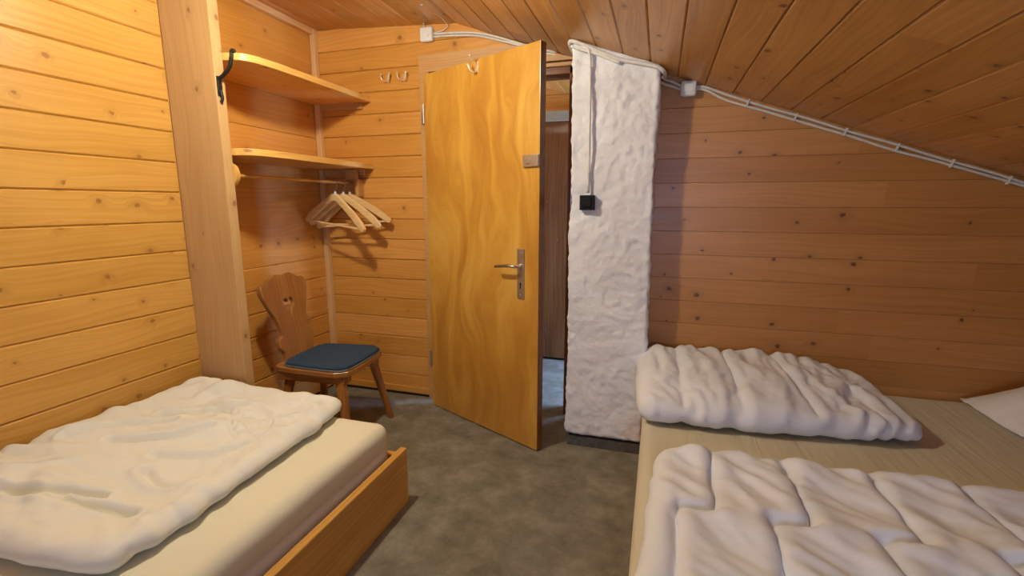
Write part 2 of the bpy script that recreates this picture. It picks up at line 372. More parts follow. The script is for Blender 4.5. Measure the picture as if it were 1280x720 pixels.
# rear gable wall with the window opening
WX0, WX1, WZ0, WZ1 = -.25, .55, .88, 1.56
board_wall('wall_rear', 'pine_left', (0, YR - T, 0), (1, 0, 0), lambda z: [(XL, WX0), (WX1, XR)] if WZ0 < z < WZ1 else [(XL, XR)], 0, 2.30, .1297, .1, .005, (0, 1, 0),
           [((XL - .1, YR - .12, 0), (WX0, YR - T, 2.35)), ((WX1, YR - .12, 0), (XR + .1, YR - T, 2.35)), ((WX0, YR - .12, 0), (WX1, YR - T, WZ0)), ((WX0, YR - .12, WZ1), (WX1, YR - T, 2.35))])
w = bpy.data.objects.new('window_1', None); COL.objects.link(w); w.location = (.15, YR, WZ0); w['kind'] = 'structure'
b = MB()
for lo, hi in (((WX0, -1.66, WZ0), (WX1, -1.58, WZ0 + .05)), ((WX0, -1.66, WZ1 - .05), (WX1, -1.58, WZ1)), ((WX0, -1.66, WZ0), (WX0 + .05, -1.58, WZ1)), ((WX1 - .05, -1.66, WZ0), (WX1, -1.58, WZ1)), ((.125, -1.655, WZ0), (.175, -1.585, WZ1))):
    b.box(Vector(lo) - w.location, Vector(hi) - w.location, (1, 0, 0), bev=.004)
b.build('window_frame', 'pine_trim', w)
gm, gnt, gb = mat('glass'); gb.inputs['Base Color'].default_value = (1, 1, 1, 1); gb.inputs['Transmission Weight'].default_value = 1; gb.inputs['Roughness'].default_value = 0; gb.inputs['IOR'].default_value = 1.45
gtn = N(gnt, 'ShaderNodeTexNoise'); gtn.inputs['Scale'].default_value = 3
M['glass'] = gm
b = MB(); b.box((WX0 + .05 - .15, -.045, .05), (WX1 - .05 - .15, -.040, WZ1 - WZ0 - .05)); b.build('window_pane', 'glass', w)
bpy.data.objects['window_daylight'].location.y = -1.545

# ceiling: boards run along Y, following the kinked slope
b = MB()
def ceil_boards(x0, x1, pitch, sl, y0, y1, matix=0, zf=ceil_z):
    ct = math.cos(math.atan(sl)); a = Vector((ct, 0, -ct * sl)); n = Vector((-a.z, 0, a.x)) * -1
    x = x0
    while x < x1 - 1e-4:
        xe = min(x + pitch, x1); w_ = (xe - x) / ct
        ys = y0; r = random.Random(int((x + 9) * 1000))
        segs = []
        while ys < y1:
            ye = min(y1, ys + r.uniform(1.4, 3.4)); segs.append((ys, ye)); ys = ye
        for s0, s1 in segs:
            o = Vector((x, s0, zf(x))) - n * T
            b.prism(board_prof(w_, T, .005), o, a, n, (0, 1, 0), s1 - s0)
        x = xe
ceil_boards(KX, XR + .05, .1165, SL, YR - .05, YB + .0)
ceil_boards(XL - .05 - .0, KX, .1222, SL0, YR - .05, YB + .0)
b.prism([(XL - .12, ceil_z(XL - .12) + T), (KX, KZ + T), (XR + .1, ceil_z(XR + .1) + T), (XR + .1, 2.45), (XL - .12, 2.45)], (0, YR - .12, 0), (1, 0, 0), (0, 0, 1), (0, 1, 0), YB + .12 - YR + .12, mi=1)
struct(b.build('ceiling', ['pine_ceiling', 'black_gap']))

# hall behind the door
HY = 3.574
board_wall('wall_hall', 'hall_pine', (0, HY + T, 0), (1, 0, 0), lambda z: [(-2.2, .8)] if z > 1.885 else [(-2.2, -1.62), (.25, .8)], 0, 2.3, .118, 1.885, .004, (0, -1, 0), [((-2.2, HY + T, 0), (.8, HY + .1, 2.3))])
board_wall('wall_hall_left', 'hall_pine', (-2.16, 0, 0), (0, 1, 0), lambda z: [(YB + .12, HY)], 0, 2.3, .124, .1, .004, (1, 0, 0), [((-2.26, YB + .12, 0), (-2.16, HY + .1, 2.3))])
board_wall('wall_hall_right', 'hall_pine', (.80, 0, 0), (0, 1, 0), lambda z: [(YB + .12, HY)], 0, 2.3, .124, .1, .004, (-1, 0, 0), [((.80, YB + .12, 0), (.9, HY + .1, 2.3))])
b = MB()
hz = lambda x: 2.025 - (x + .75) * .30
ceil_boards(-2.2, .85, .1165, .30, YB + .12, HY + .02, zf=hz)
b.box((-2.3, YB + .10, 2.6), (.95, HY + .12, 2.65), mi=1)
struct(b.build('ceiling_hall', ['hall_pine', 'black_gap']))
d2 = bpy.data.objects.new('door_2', None); COL.objects.link(d2); d2.location = (-.9, HY, 0); d2['kind'] = 'structure'
b = MB(); b.box((-.72, -.03, .02), (.0, .012, 1.81), (0, 0, 1), bev=.004); b.box((.0, -.03, .02), (1.15, .012, 1.81), (0, 0, 1), bev=.004); b.build('door_leaf', 'hall_dark', d2)
b = MB(); b.box((-.72, -.045, 1.812), (1.15, .012, 1.885), (1, 0, 0), bev=.004); b.build('door_head', 'cream', d2)

# door frame (lining + casing)
b = MB()
b.box((DX0 - .02, YB - .012, 0), (DX0, YB + .125, 2.0), (0, 0, 1), bev=.002)
b.box((DX1, YB - .002, 0), (DX1 + .02, YB + .125, 2.0), (0, 0, 1), bev=.002)
b.box((DX0 - .02, YB - .002, DZ - .035), (DX1 + .02, YB + .125, DZ), (1, 0, 0), bev=.002)
struct(b.build('trim_1', 'hall_dark'))
ceil_x = KX + (KZ - 2.05) / SL
b = MB()
b.box((DX0 - .055, YB - .022, 0), (DX0 + .004, YB + .01, 2.035), (0, 0, 1), bev=.003)
b.box((DX0 - .055, YB - .018, DZ + .0), (DX1 + .03, YB + .01, 1.945), (1, 0, 0), bev=.003)
b.prism([(DX0 - .055, 1.952), (DX1 + .03, 1.952), (DX1 + .03, ceil_z(DX1 + .03) - .004), (ceil_x, 2.045), (DX0 - .055, 2.045)], (0, YB - .024, 0), (1, 0, 0), (0, 0, 1), (0, 1, 0), .034)
b._tag(b.bm.faces, (1, 0, 0), tint=.5)
struct(b.build('trim_2', 'pine_casing'))
# corner and ceiling trims, skirting
b = MB(); b.box((XL, YB - .034, 0), (XL + .034, YB, ceil_z(XL) - .002), (0, 0, 1), bev=.004); struct(b.build('trim_3', 'pine_trim'))
b = MB(); b.box((XL, 1.69, ceil_z(XL) - .035), (XL + .03, YB - .034, ceil_z(XL) - .002), (0, 1, 0), bev=.004); struct(b.build('trim_4', 'pine_trim'))
b = MB(); b.box((XL + .034, YB - .016, .018), (DX0 - .055, YB, .058), (1, 0, 0), bev=.004); b.box((XL + .034, YB - .008, 0), (DX0 - .055, YB, .018), (1, 0, 0), mi=1); struct(b.build('baseboard_back', ['pine_bed', 'black_gap']))
b = MB(); b.box((.0, YW - .016, 0), (XR, YW, .05), (1, 0, 0), bev=.004); struct(b.build('baseboard_right_of_door', 'pine_bed'))

# white plastered chimney pillar: a displaced grid box, its head cut to the slope
def pillar():
    bm = bmesh.new()
    x0, x1, y0, y1, z0 = -.408, -.030, 2.25, 2.605, .062
    nx, ny, nz = 44, 36, 190
    def P(u, v, w):   # rounded, wobbly box surface, w up
        x = x0 + (x1 - x0) * u; y = y0 + (y1 - y0) * v
        zt = ceil_z(x) - .002; z = z0 + (zt - z0) * w
        return Vector((x, y, z))
    def disp(p, n):
        f = noise.fractal(p * 7, 1.0, 2.0, 4) * .008 + noise.noise(p * 2.6 + Vector((9, 3, 1))) * .011
        rdg = 1 - abs(noise.noise(Vector((p.x * 9 + p.z * 4, p.y * 9, p.z * 13)) + Vector((0, 4, 2)))) * 2
        f += max(0, rdg - .5) * .016 * max(0, noise.noise(p * 3 + Vector((5, 5, 5))) + .35)
        q = noise.fractal(p * 34, 1.0, 2.0, 3) * .0038
        return p + n * (f + q)
    path = []
    rc = .014
    # rim polyline (counter-clockwise from rear left), rounded corners
    def rim():
        pts = []
        def seg(a, b_, n_, nrm):
            for i in range(n_): pts.append((Vector(a).lerp(Vector(b_), i / n_), Vector(nrm)))
        seg((x0, y1, 0), (x0, y0 + rc, 0), 30, (-1, 0, 0))
        for k in range(5):
            t = math.pi / 2 * k / 5; pts.append((Vector((x0 + rc - rc * math.cos(t), y0 + rc - rc * math.sin(t), 0)), Vector((-math.cos(t), -math.sin(t), 0))))
        seg((x0 + rc, y0, 0), (x1 - rc, y0, 0), 52, (0, -1, 0))
        for k in range(5):
            t = math.pi / 2 * k / 5; pts.append((Vector((x1 - rc + rc * math.sin(t), y0 + rc - rc * math.cos(t), 0)), Vector((math.sin(t), -math.cos(t), 0))))
        seg((x1, y0 + rc, 0), (x1, y1, 0), 30, (1, 0, 0)); pts.append((Vector((x1, y1, 0)), Vector((1, 0, 0))))
        return pts
    R = rim(); cols = []
    for p, n in R:
        c = []
        # the sides lean out a little towards the head on the right, wider at the foot
        for k in range(nz + 1):
            w_ = k / nz; zt = ceil_z(p.x) - .001
            z = z0 + (zt - z0) * w_
            q = Vector((p.x, p.y, z))
            d = disp(q, n)
            if k == 0: d.z = z0
            if k == nz: d.z = ceil_z(d.x) - .001
            if k in (0,): d = d - n * .012
            c.append(bm.verts.new(d))
        cols.append(c)
    for i in range(len(cols) - 1):
        for k in range(nz): bm.faces.new((cols[i][k], cols[i + 1][k], cols[i + 1][k + 1], cols[i][k + 1])).smooth = True
    bm.faces.new([c[0] for c in cols][::-1]); bm.faces.new([c[-1] for c in cols])
    me = bpy.data.meshes.new('wall_pillar'); bm.to_mesh(me); bm.free(); me.materials.append(M['plaster'])
    o = bpy.data.objects.new('wall_pillar', me); COL.objects.link(o); struct(o)
pillar()
b = MB(); b.box((-.398, 2.256, 0), (-.034, 2.60, .05)); b.box((-.39, 2.268, .05), (-.045, 2.60, .064), mi=1); struct(b.build('baseboard_pillar', ['grey_skirt', 'black_gap']))

# wardrobe side: a thick plank standing out of the wall
b = MB()
b.box((XL, 1.635, 0), (-1.792, 1.683, ceil_z(-1.9) - .012), (0, 0, 1), bev=.004, tint=.5)
tag(b.build('partition_plank', 'pine_post'), 'tall thick pinkish pine plank standing between the left wall and the shelves', 'plank')

# ------------------------------------------------------------------ open door
hinge = Vector((-1.274, 2.490, 0)); free = Vector((-.526, 2.131, 0)); dd = (free - hinge); DW = dd.length
door = bpy.data.objects.new('door_1', None); COL.objects.link(door); door.location = hinge; door.rotation_euler = (0, 0, math.atan2(dd.y, dd.x)); door['kind'] = 'structure'
# local: +x to the free edge, -y is the room side (its face lies at y = 0), leaf 40 mm thick behind it
DL = DW
b = MB(); b.box((0, 0, .006), (DL, .040, 1.914), (0, 0, 1), bev=.0025)
for f in b.bm.faces:
    if abs(f.normal.x) > .8: f.material_index = 1
leaf = b.build('door_leaf', ['door', 'hall_dark'], door)
b = MB(); b.box((.699, -.006, .765), (.744, 0, 1.010), bev=.0025, seg=2)
for z in (.785, .99): b.ball((.7215, -.006, z), .005, sc=(1, .5, 1))
b.box((.7185, -.0068, .815), (.7245, -.0058, .838), mi=1); b.ball((.7215, -.006, .840), .0055, mi=1, sc=(1, .3, 1))
hp = b.build('handle_plate', ['steel_plate', 'black_plastic'], door)
b = MB(); b.cyl((.7215, -.004, .927), (.7215, -.016, .927), .012, .010)
b.tube(catmull([(.7215, -.012, .927), (.7215, -.038, .927), (.712, -.050, .928), (.68, -.054, .929), (.63, -.052, .923), (.592, -.047, .918)], 6), .008, 10, rs=None)
b.build('door_handle', 'steel', door)
b = MB(); b.cyl((.7215, .04, .927), (.7215, .056, .927), .012, .010); b.tube(catmull([(.7215, .05, .927), (.7215, .078, .927), (.71, .09, .927), (.6, .09, .92)], 6), .008, 10)
b.build('door_handle', 'steel', door)
b = MB(); b.box((.737, -.012, 1.386), (DL - .001, 0, 1.440), bev=.003); b.box((.755, -.016, 1.40), (.782, -.012, 1.425), bev=.003); b.build('rim_latch', 'steel_plate', door)
def coat_hook_mb():
    """small double brass hook, local -y is out of the wall"""
    b = MB(); b.box((-.007, -.004, -.026), (.007, 0, .014), bev=.003)
    for s in (-1, 1):
        pts = catmull([(0, -.004, -.008), (s * .006, -.014, -.022), (s * .018, -.030, -.020), (s * .026, -.036, -.002), (s * .028, -.036, .014)], 5)
        b.tube(pts, .0036, 8); b.ball(pts[-1], .0068)
    return b
def coat_hook_single():
    b = MB(); b.box((-.008, -.004, -.030), (.008, 0, .022), bev=.003)
    for pts in ([(0, -.004, -.005), (0, -.02, .006), (.003, -.042, .018), (.004, -.052, .038)], [(0, -.004, -.015), (-.004, -.018, -.030), (-.014, -.034, -.022), (-.022, -.042, .004)]):
        p = catmull(pts, 5); b.tube(p, .0042, 8); b.ball(p[-1], .0075)
    return b
h = coat_hook_single().build('coat_hook', 'brass', door); h.location = (.432, 0, 1.880); h['label'] = 'small brass hook screwed near the top of the door'
b = MB()
for z in (.25, 1.66): b.cyl((.002, -.006, z), (.002, -.006, z + .10), .007)
b.build('hinge', 'steel_plate', door)
# latch keeper on the casing
b = MB(); b.box((-1.332, YB - .034, 1.668), (-1.306, YB - .022, 1.738), bev=.002); b.box((-1.327, YB - .038, 1.68), (-1.311, YB - .034, 1.724), bev=.001)
tag(b.build('hinge_plate', 'grey_metal'), 'small dark metal plate on the left door casing', 'metal plate')
hk = None
for i, (x, lab) in enumerate(((-1.557, 'small brass double coat hook on the back wall, nearer the shelves'), (-1.448, 'small brass double coat hook on the back wall, nearer the door'))):
    if hk is None: o = hk = coat_hook_mb().build('coat_hook', 'brass')
    else: o = hk.copy(); COL.objects.link(o)
    o.location = (x, YB, 1.944); tag(o, lab, 'coat hook', 'brass coat hooks on the back wall')

# ------------------------------------------------------------------ shelves, rail
def shelf(z1, label):
    z0 = z1 - .030
    # front edge bows back where it meets the plank
    fr = [(-1.776, 1.684), (-1.745, 1.692), (-1.716, 1.712), (-1.696, 1.75), (-1.685, 1.82), (-1.680, 1.95), (-1.680, YB - .002)]
    fr = [tuple(p) for p in [q[:2] for q in catmull([(x, y, 0) for x, y in fr], 4)]]
    ol = [(XL + .001, 1.684)] + fr + [(XL + .001, YB - .002)]
    o = plate('shelf', [ol], .030, 'pine_shelf', bev=.003)
    o.location = (0, 0, z0 + .015); return tag(o, label, 'shelf', 'pine shelves of the open wardrobe')
s1 = shelf(1.846, 'upper pine shelf between the thick plank and the back wall, above the other shelf')
s2 = shelf(1.458, 'lower pine shelf in the wardrobe niche, directly above the clothes rail')
for z, lab in ((1.816, 'short pine batten on the back wall holding up the upper shelf'), (1.428, 'short pine batten on the back wall holding up the lower shelf')):
    b = MB(); b.box((XL + .036, YB - .024, z - .036), (-1.735, YB - .0005, z), (1, 0, 0), bev=.002)
    tag(b.build('shelf_batten', 'pine_casing'), lab, 'batten')
rl = thing('clothes_rail', 'thin wooden clothes rail under the lower shelf carrying the hangers', 'clothes rail', (-1.815, 1.683, 1.345))
b = MB(); b.cyl((0, .02, 0), (0, YB - 1.683 - .05, 0), .008, seg=12); b.build('rail', 'pine_bed', rl)
b = MB(); b.cyl((-.022, .0005, .003), (-.022, .024, .003), .058, .054, seg=32); b.build('end_disc', 'pine_shelf', rl)
b = MB(); b.box((-.03, YB - 1.683 - .065, .022), (.050, YB - 1.683 - .040, .080), (1, 0, 0), bev=.003); b.box((.036, YB - 1.683 - .065, -.08), (.056, YB - 1.683 - .005, .022), (0, 0, 1), bev=.003); b.build('end_bracket', 'pine_casing', rl)

# hangers: hook, shoulder arms, trouser bar
def hanger():
    t = thing('clothes_hanger', 'x', 'clothes hanger', (0, 0, 0))
    top = [(0, .008), (.025, .003), (.07, -.026), (.13, -.066), (.19, -.108), (.232, -.146), (.246, -.168)]
    bot = [(.238, -.184), (.216, -.180), (.175, -.146), (.125, -.108), (.065, -.066), (.02, -.038), (0, -.034)]
    r = [tuple(p)[:2] for p in catmull([(x, y, 0) for x, y in top], 4)] + [tuple(p)[:2] for p in catmull([(x, y, 0) for x, y in bot], 4)]
    l = [(-x, y) for x, y in r[::-1]][1:-1]
    o = plate('arms', [r + l], .022, 'hanger_wood', t, bev=.005, grain='x'); o.rotation_euler = (math.radians(90), 0, 0)
    b = MB(); b.cyl((-.212, 0, -.172), (.212, 0, -.172), .0065, seg=12); b.build('trouser_bar', 'hanger_wood', t)
    b = MB(); pts = [(0, 0, .0), (0, 0, .035)] + [(.022 * math.sin(a) + .0, 0, .035 + .022 + -.022 * math.cos(a)) for a in [math.radians(k) for k in (20, 60, 100, 140, 180, 220, 255)]]
    pts = [(0, 0, 0), (0, 0, .03), (.010, 0, .043), (.0165, 0, .062), (.010, 0, .081), (-.002, 0, .086), (-.014, 0, .080), (-.018, 0, .068)]
    b.tube(catmull(pts, 5), .0020, 8); b.build('hook', 'grey_metal', t)
    b = MB(); b.cyl((0, 0, .004), (0, 0, .020), .0065, seg=12); b.build('collar', 'white_collar', t)
    return t
h0 = hanger()
HL = ['frontmost wooden clothes hanger on the rail, its broad right arm catching the light',
      'middle wooden clothes hanger of the bunch on the rail',
      'rearmost wooden clothes hanger on the rail, next to the back wall']
for i, (y, rz, dx) in enumerate(((2.370, -12, .015), (2.440, 0, .02), (2.505, 7, .02))):
    if i == 0: t = h0
    else:
        t = h0.copy(); COL.objects.link(t)
        for ch in [c for c in bpy.data.objects if c.parent == h0]:
            c = ch.copy(); COL.objects.link(c); c.parent = t
    t.location = (-1.815 + dx, y, 1.345 - .074); t.rotation_euler = (0, math.radians((6, 1, -5)[i]), math.radians(rz)); tag(t, HL[i], 'clothes hanger', 'wooden hangers on the clothes rail')

# wrought iron hook on the plank's edge
b = MB(); X0 = -1.792
b.box((X0, 1.640, 1.665), (X0 + .006, 1.662, 1.745), bev=.002)
b.tube(catmull([(X0 + .004, 1.651, 1.735), (X0 + .030, 1.651, 1.748), (X0 + .065, 1.650, 1.775), (X0 + .082, 1.648, 1.810), (X0 + .090, 1.646, 1.835), (X0 + .104, 1.645, 1.832)], 6), .008, 10)
b.tube(catmull([(X0 + .004, 1.651, 1.690), (X0 + .012, 1.651, 1.660), (X0 + .004, 1.651, 1.640)], 6), .006, 8)
tag(b.build('iron_hook', 'iron'), 'black wrought iron coat hook curling from the edge of the thick plank', 'hook')

# ------------------------------------------------------------------ electrics
def cable(name, pts, r, m='cable_white', k=10):
    b = MB(); b.tube(catmull(pts, k), r, 8); return b
def box_(name, x, z, label, s=.036, y=YB):
    b = MB(); b.box((x - s, y - .034, z - s), (x + s, y, z + s), bev=.012, seg=3, smooth=False); b.cyl((x, y - .036, z), (x, y - .034, z), .020, seg=24)
    return tag(b.build('junction_box', 'white_plastic'), label, 'junction box', 'white junction boxes')
box_('jb', -1.290, 2.148, 'white junction box high on the back wall left of the door', .038)
box_('jb', .094, 1.724, 'white junction box under the sloping ceiling right of the white pillar', .033, YW)
yc = YB - .008
ct = thing('cable', 'pair of white cables running from the left junction box over the door to the pillar', 'cable', (-1.25, YB, 2.1)); o_ = Vector(ct.location)
for dz, ph in ((.006, 0), (-.008, 1)):
    pts = [(-1.252, yc, 2.145 + dz), (-1.10, yc, 2.138 + dz), (-.98, yc, 2.122 + dz), (-.86, yc, 2.088 + dz), (-.72, yc - .02, 2.034 + dz + .004 * ph), (-.60, yc - .02, 1.996 + dz), (-.52, yc, 1.985 + dz * 1.3), (-.42, yc, 1.95 + dz)]
    b = MB(); b.tube(catmull([Vector(p) - o_ for p in pts], 8), .0062, 8); b.build('strand', 'cable_white', ct)
ct = thing('cable', 'long pair of white cables following the slope from the right junction box', 'cable', (.13, YW, 1.73)); o_ = Vector(ct.location); yw = YW - .008
r2 = random.Random(4); offs = [r2.uniform(-.005, .005) for _ in range(12)]
for s in (1, -1):
    pts = [(.125, yw, 1.727 + .005 * s), (.165, yw, 1.722 + .006 * s)]
    for k in range(11):
        x = .26 + k * .16; z = ceil_z(x) - .024
        pts.append((x, yw, z + s * (.0070 if k % 2 else .0100) + offs[k] * (s < 0)))
    b = MB(); b.tube(catmull([Vector(p) - o_ for p in pts], 6), .0055, 8); b.build('strand', 'cable_white', ct)
for k in range(8):
    x = .34 + .19 * k; z = ceil_z(x) - .024
    b = MB(); mx = Matrix.Translation(Vector((x, yw - .002, z)) - o_) @ Matrix.Rotation(math.radians(19.6), 4, 'Y')
    b.box((-.003, -.0055, -.0165), (.003, .009, .0165), bev=.001, mx=mx); b.build('clip', 'cable_white', ct)
b = MB()
b.tube(catmull([(-.02, 2.29, 1.765), (-.005, 2.345, 1.765), (.025, yw, 1.760), (.066, yw, 1.738)], 6), .0055, 8)
b.tube(catmull([(-.02, 2.31, 1.745), (-.005, 2.35, 1.745), (.025, yw, 1.740), (.066, yw, 1.722)], 6), .0055, 8)
tag(b.build('cable', 'cable_white'), 'short white cable ends between the pillar and the right junction box', 'cable')
b = MB()
b.tube(catmull([(-1.305, YB - .02, 2.186), (-1.306, YB - .02, 2.202), (-1.306, YB - .03, 2.206)], 4), .003, 6)
b.tube(catmull([(-1.262, YB - .01, 2.158), (-1.20, YB - .015, 2.160), (-1.165, YB - .02, 2.178), (-1.165, YB - .04, 2.190), (-1.17, YB - .12, 2.199), (-1.195, 2.28, 2.203), (-1.22, 2.1, 2.204), (-1.26, 1.6, 2.206), (-1.14, .3, 2.200)], 6), .0028, 6)
for y_, x_ in ((2.33, -1.19), (2.14, -1.214)): b.ball((x_, y_, 2.200), .008, sc=(1, 1, .6))
tag(b.build('cable', 'cable_white'), 'thin white wire leaving the left junction box and crossing the ceiling', 'cable')
# painted cables hugging the head of the pillar, and the conduit to the switch
b = MB()
def top(x, dz, y=2.236): return (x, y, ceil_z(x) - dz)
b.tube(catmull([(-.425, 2.38, ceil_z(-.42) - .030), (-.422, 2.25, ceil_z(-.42) - .022), top(-.405, .012), top(-.34, .016), top(-.27, .026), top(-.20, .030), top(-.12, .022), top(-.04, .016), (-.012, 2.26, ceil_z(-.0) - .02), (-.012, 2.36, ceil_z(0) - .02)], 7), .009, 8)
b.tube(catmull([top(-.415, .034), top(-.36, .036), top(-.30, .034), top(-.25, .040), top(-.20, .044)], 7), .007, 8)
tag(b.build('cable', 'cable_painted'), 'white painted cable bundle along the top edge of the pillar', 'cable')
b = MB(); b.tube(catmull([(-.39, 2.238, 1.900), (-.355, 2.234, 1.898), (-.335, 2.232, 1.885), (-.327, 2.232, 1.84), (-.325, 2.232, 1.78)], 6) + catmull([(-.324, 2.232, 1.7), (-.322, 2.232, 1.5), (-.321, 2.234, 1.27)], 4), .0070, 10)
tag(b.build('conduit', 'cable_painted'), 'thin white conduit running down the pillar to the black switch', 'conduit')
sw = thing('light_switch', 'small square black light switch on the white pillar', 'light switch', (-.3225, 2.246, 1.226))
b = MB(); b.box((-.034, -.030, -.034), (.034, .008, .034), bev=.004); b.build('housing', 'black_plastic', sw)
b = MB(); b.box((-.020, -.036, -.020), (.020, -.029, .020), bev=.003); b.build('rocker', 'black_plastic', sw)

# ceiling lamp (out of the picture, above and left of the camera)
cz = ceil_z(LAMP_POS.x)
lm = thing('ceiling_lamp', 'small ceiling lamp with a round metal shade above the left bed', 'lamp', (LAMP_POS.x, LAMP_POS.y, cz))
pz = LAMP_POS.z + .040 - cz
b = MB(); b.cyl((0, 0, .0), (0, 0, -.02), .045, .04, seg=24); b.cyl((0, 0, -.02), (0, 0, pz), .010); b.build('lamp_stem', 'grey_metal', lm)
b = MB(); b.cyl((0, 0, pz + .004), (0, 0, pz), .10, .205, seg=48); b.build('lamp_shade', 'grey_metal', lm)
em = bpy.data.materials.new('bulb_glow'); em.use_nodes = True; nt = em.node_tree; nt.nodes.clear()
e = N(nt, 'ShaderNodeEmission'); e.inputs[0].default_value = (*LAMP_COL, 1); e.inputs[1].default_value = LAMP_W / (4 * math.pi ** 2 * LAMP_R ** 2)
oo = N(nt, 'ShaderNodeOutputMaterial'); nt.links.new(e.outputs[0], oo.inputs[0])
b = MB(); b.ball((0, 0, LAMP_POS.z - cz), LAMP_R, seg=20, sc=(1, 1, .75)); b.build('bulb', em, lm)

# ------------------------------------------------------------------ chair
ch = thing('chair', 'dark carved wooden chair with a heart cut in its back and a blue seat pad', 'chair', (-1.615, 2.035, 0), math.radians(4))
SZ = .415
ol = [(-.235, -.150), (-.215, -.178), (-.10, -.192), (.13, -.205), (.185, -.170), (.195, -.10), (.195, .10), (.185, .170), (.13, .205), (-.10, .192), (-.215, .178), (-.235, .150)]
o = plate('seat', [ol], .030, 'chair_wood', ch, bev=.006, grain='x'); o.location = (0, 0, SZ - .018)
inner = [(x * .93 + (.015 if x < 0 else 0) + .012, y * .94) for x, y in ol if x > -.22]
inner = [(-.165, -.168), (-.05, -.186), (.125, -.196), (.178, -.160), (.188, -.09), (.188, .09), (.178, .160), (.125, .196), (-.05, .186), (-.165, .168), (-.185, .12), (-.19, 0), (-.185, -.12)]
o = plate('seat_pad', [inner], .026, 'blue_pad', ch, bev=.010, grain='x'); o.location = (0, 0, SZ + .010)
b = MB(); pp = [Vector((x, y, SZ + .003)) for x, y in inner]; b.tube([p for p in catmull(pp, 3, True)] + [pp[0]], .0035, 6, caps=False); b.build('piping', 'piping', ch)
# backrest: carved board with a heart hole, leaning back
half = [(.112, -.03), (.114, .05), (.136, .085), (.134, .125), (.104, .145), (.106, .19), (.120, .24), (.144, .29), (.162, .335), (.176, .375), (.170, .410), (.146, .428), (.124, .424), (.100, .440), (.055, .460), (.0, .452)]
hs = [tuple(p)[:2] for p in catmull([(x, y, 0) for x, y in half], 4)]
outl = hs + [(-x, y) for x, y in hs[::-1]][1:]
heart = []
for k in range(28):
    t = 2 * math.pi * k / 28
    heart.append((.0032 * 16 * math.sin(t) ** 3 * .75, .292 + .0029 * (13 * math.cos(t) - 5 * math.cos(2 * t) - 2 * math.cos(3 * t) - math.cos(4 * t))))
o = plate('backrest', [outl, heart[::-1]], .026, 'chair_wood', ch, bev=.005)
o.matrix_local = Matrix.Translation((-.205, 0, SZ - .01)) @ Matrix.Rotation(math.radians(-11), 4, 'Y') @ Matrix(((0, 0, 1, 0), (1, 0, 0, 0), (0, 1, 0, 0), (0, 0, 0, 1)))
for sx, sy, fx, fy in ((.13, -.15, .20, -.215), (.13, .15, .20, .215), (-.16, -.13, -.235, -.185), (-.16, .13, -.215, .185)):
    b = MB(); p0 = Vector((sx, sy, SZ - .035)); p1 = Vector((fx, fy, 0)); w0, w1 = .024, .015
    vs = []
    for p, w_ in ((p0, w0), (p1, w1)):
        vs.append([b.bm.verts.new(p + Vector(q) * w_) for q in ((-1, -.55, 0), (-.55, -1, 0), (.55, -1, 0), (1, -.55, 0), (1, .55, 0), (.55, 1, 0), (-.55, 1, 0), (-1, .55, 0))])
    fs = [b.bm.faces.new((vs[0][i], vs[0][(i + 1) % 8], vs[1][(i + 1) % 8], vs[1][i])) for i in range(8)] + [b.bm.faces.new(vs[0]), b.bm.faces.new(vs[1][::-1])]
    bmesh.ops.recalc_face_normals(b.bm, faces=fs); b.bm.normal_update(); b._tag(fs, (0, 0, 1))
    b.build('leg', 'chair_wood', ch)
for y in (-.14, .14):
    b = MB(); b.box((-.215, y - .035, SZ - .075), (.165, y + .035, SZ - .032), (1, 0, 0), bev=.006); b.build('batten', 'chair_wood', ch)

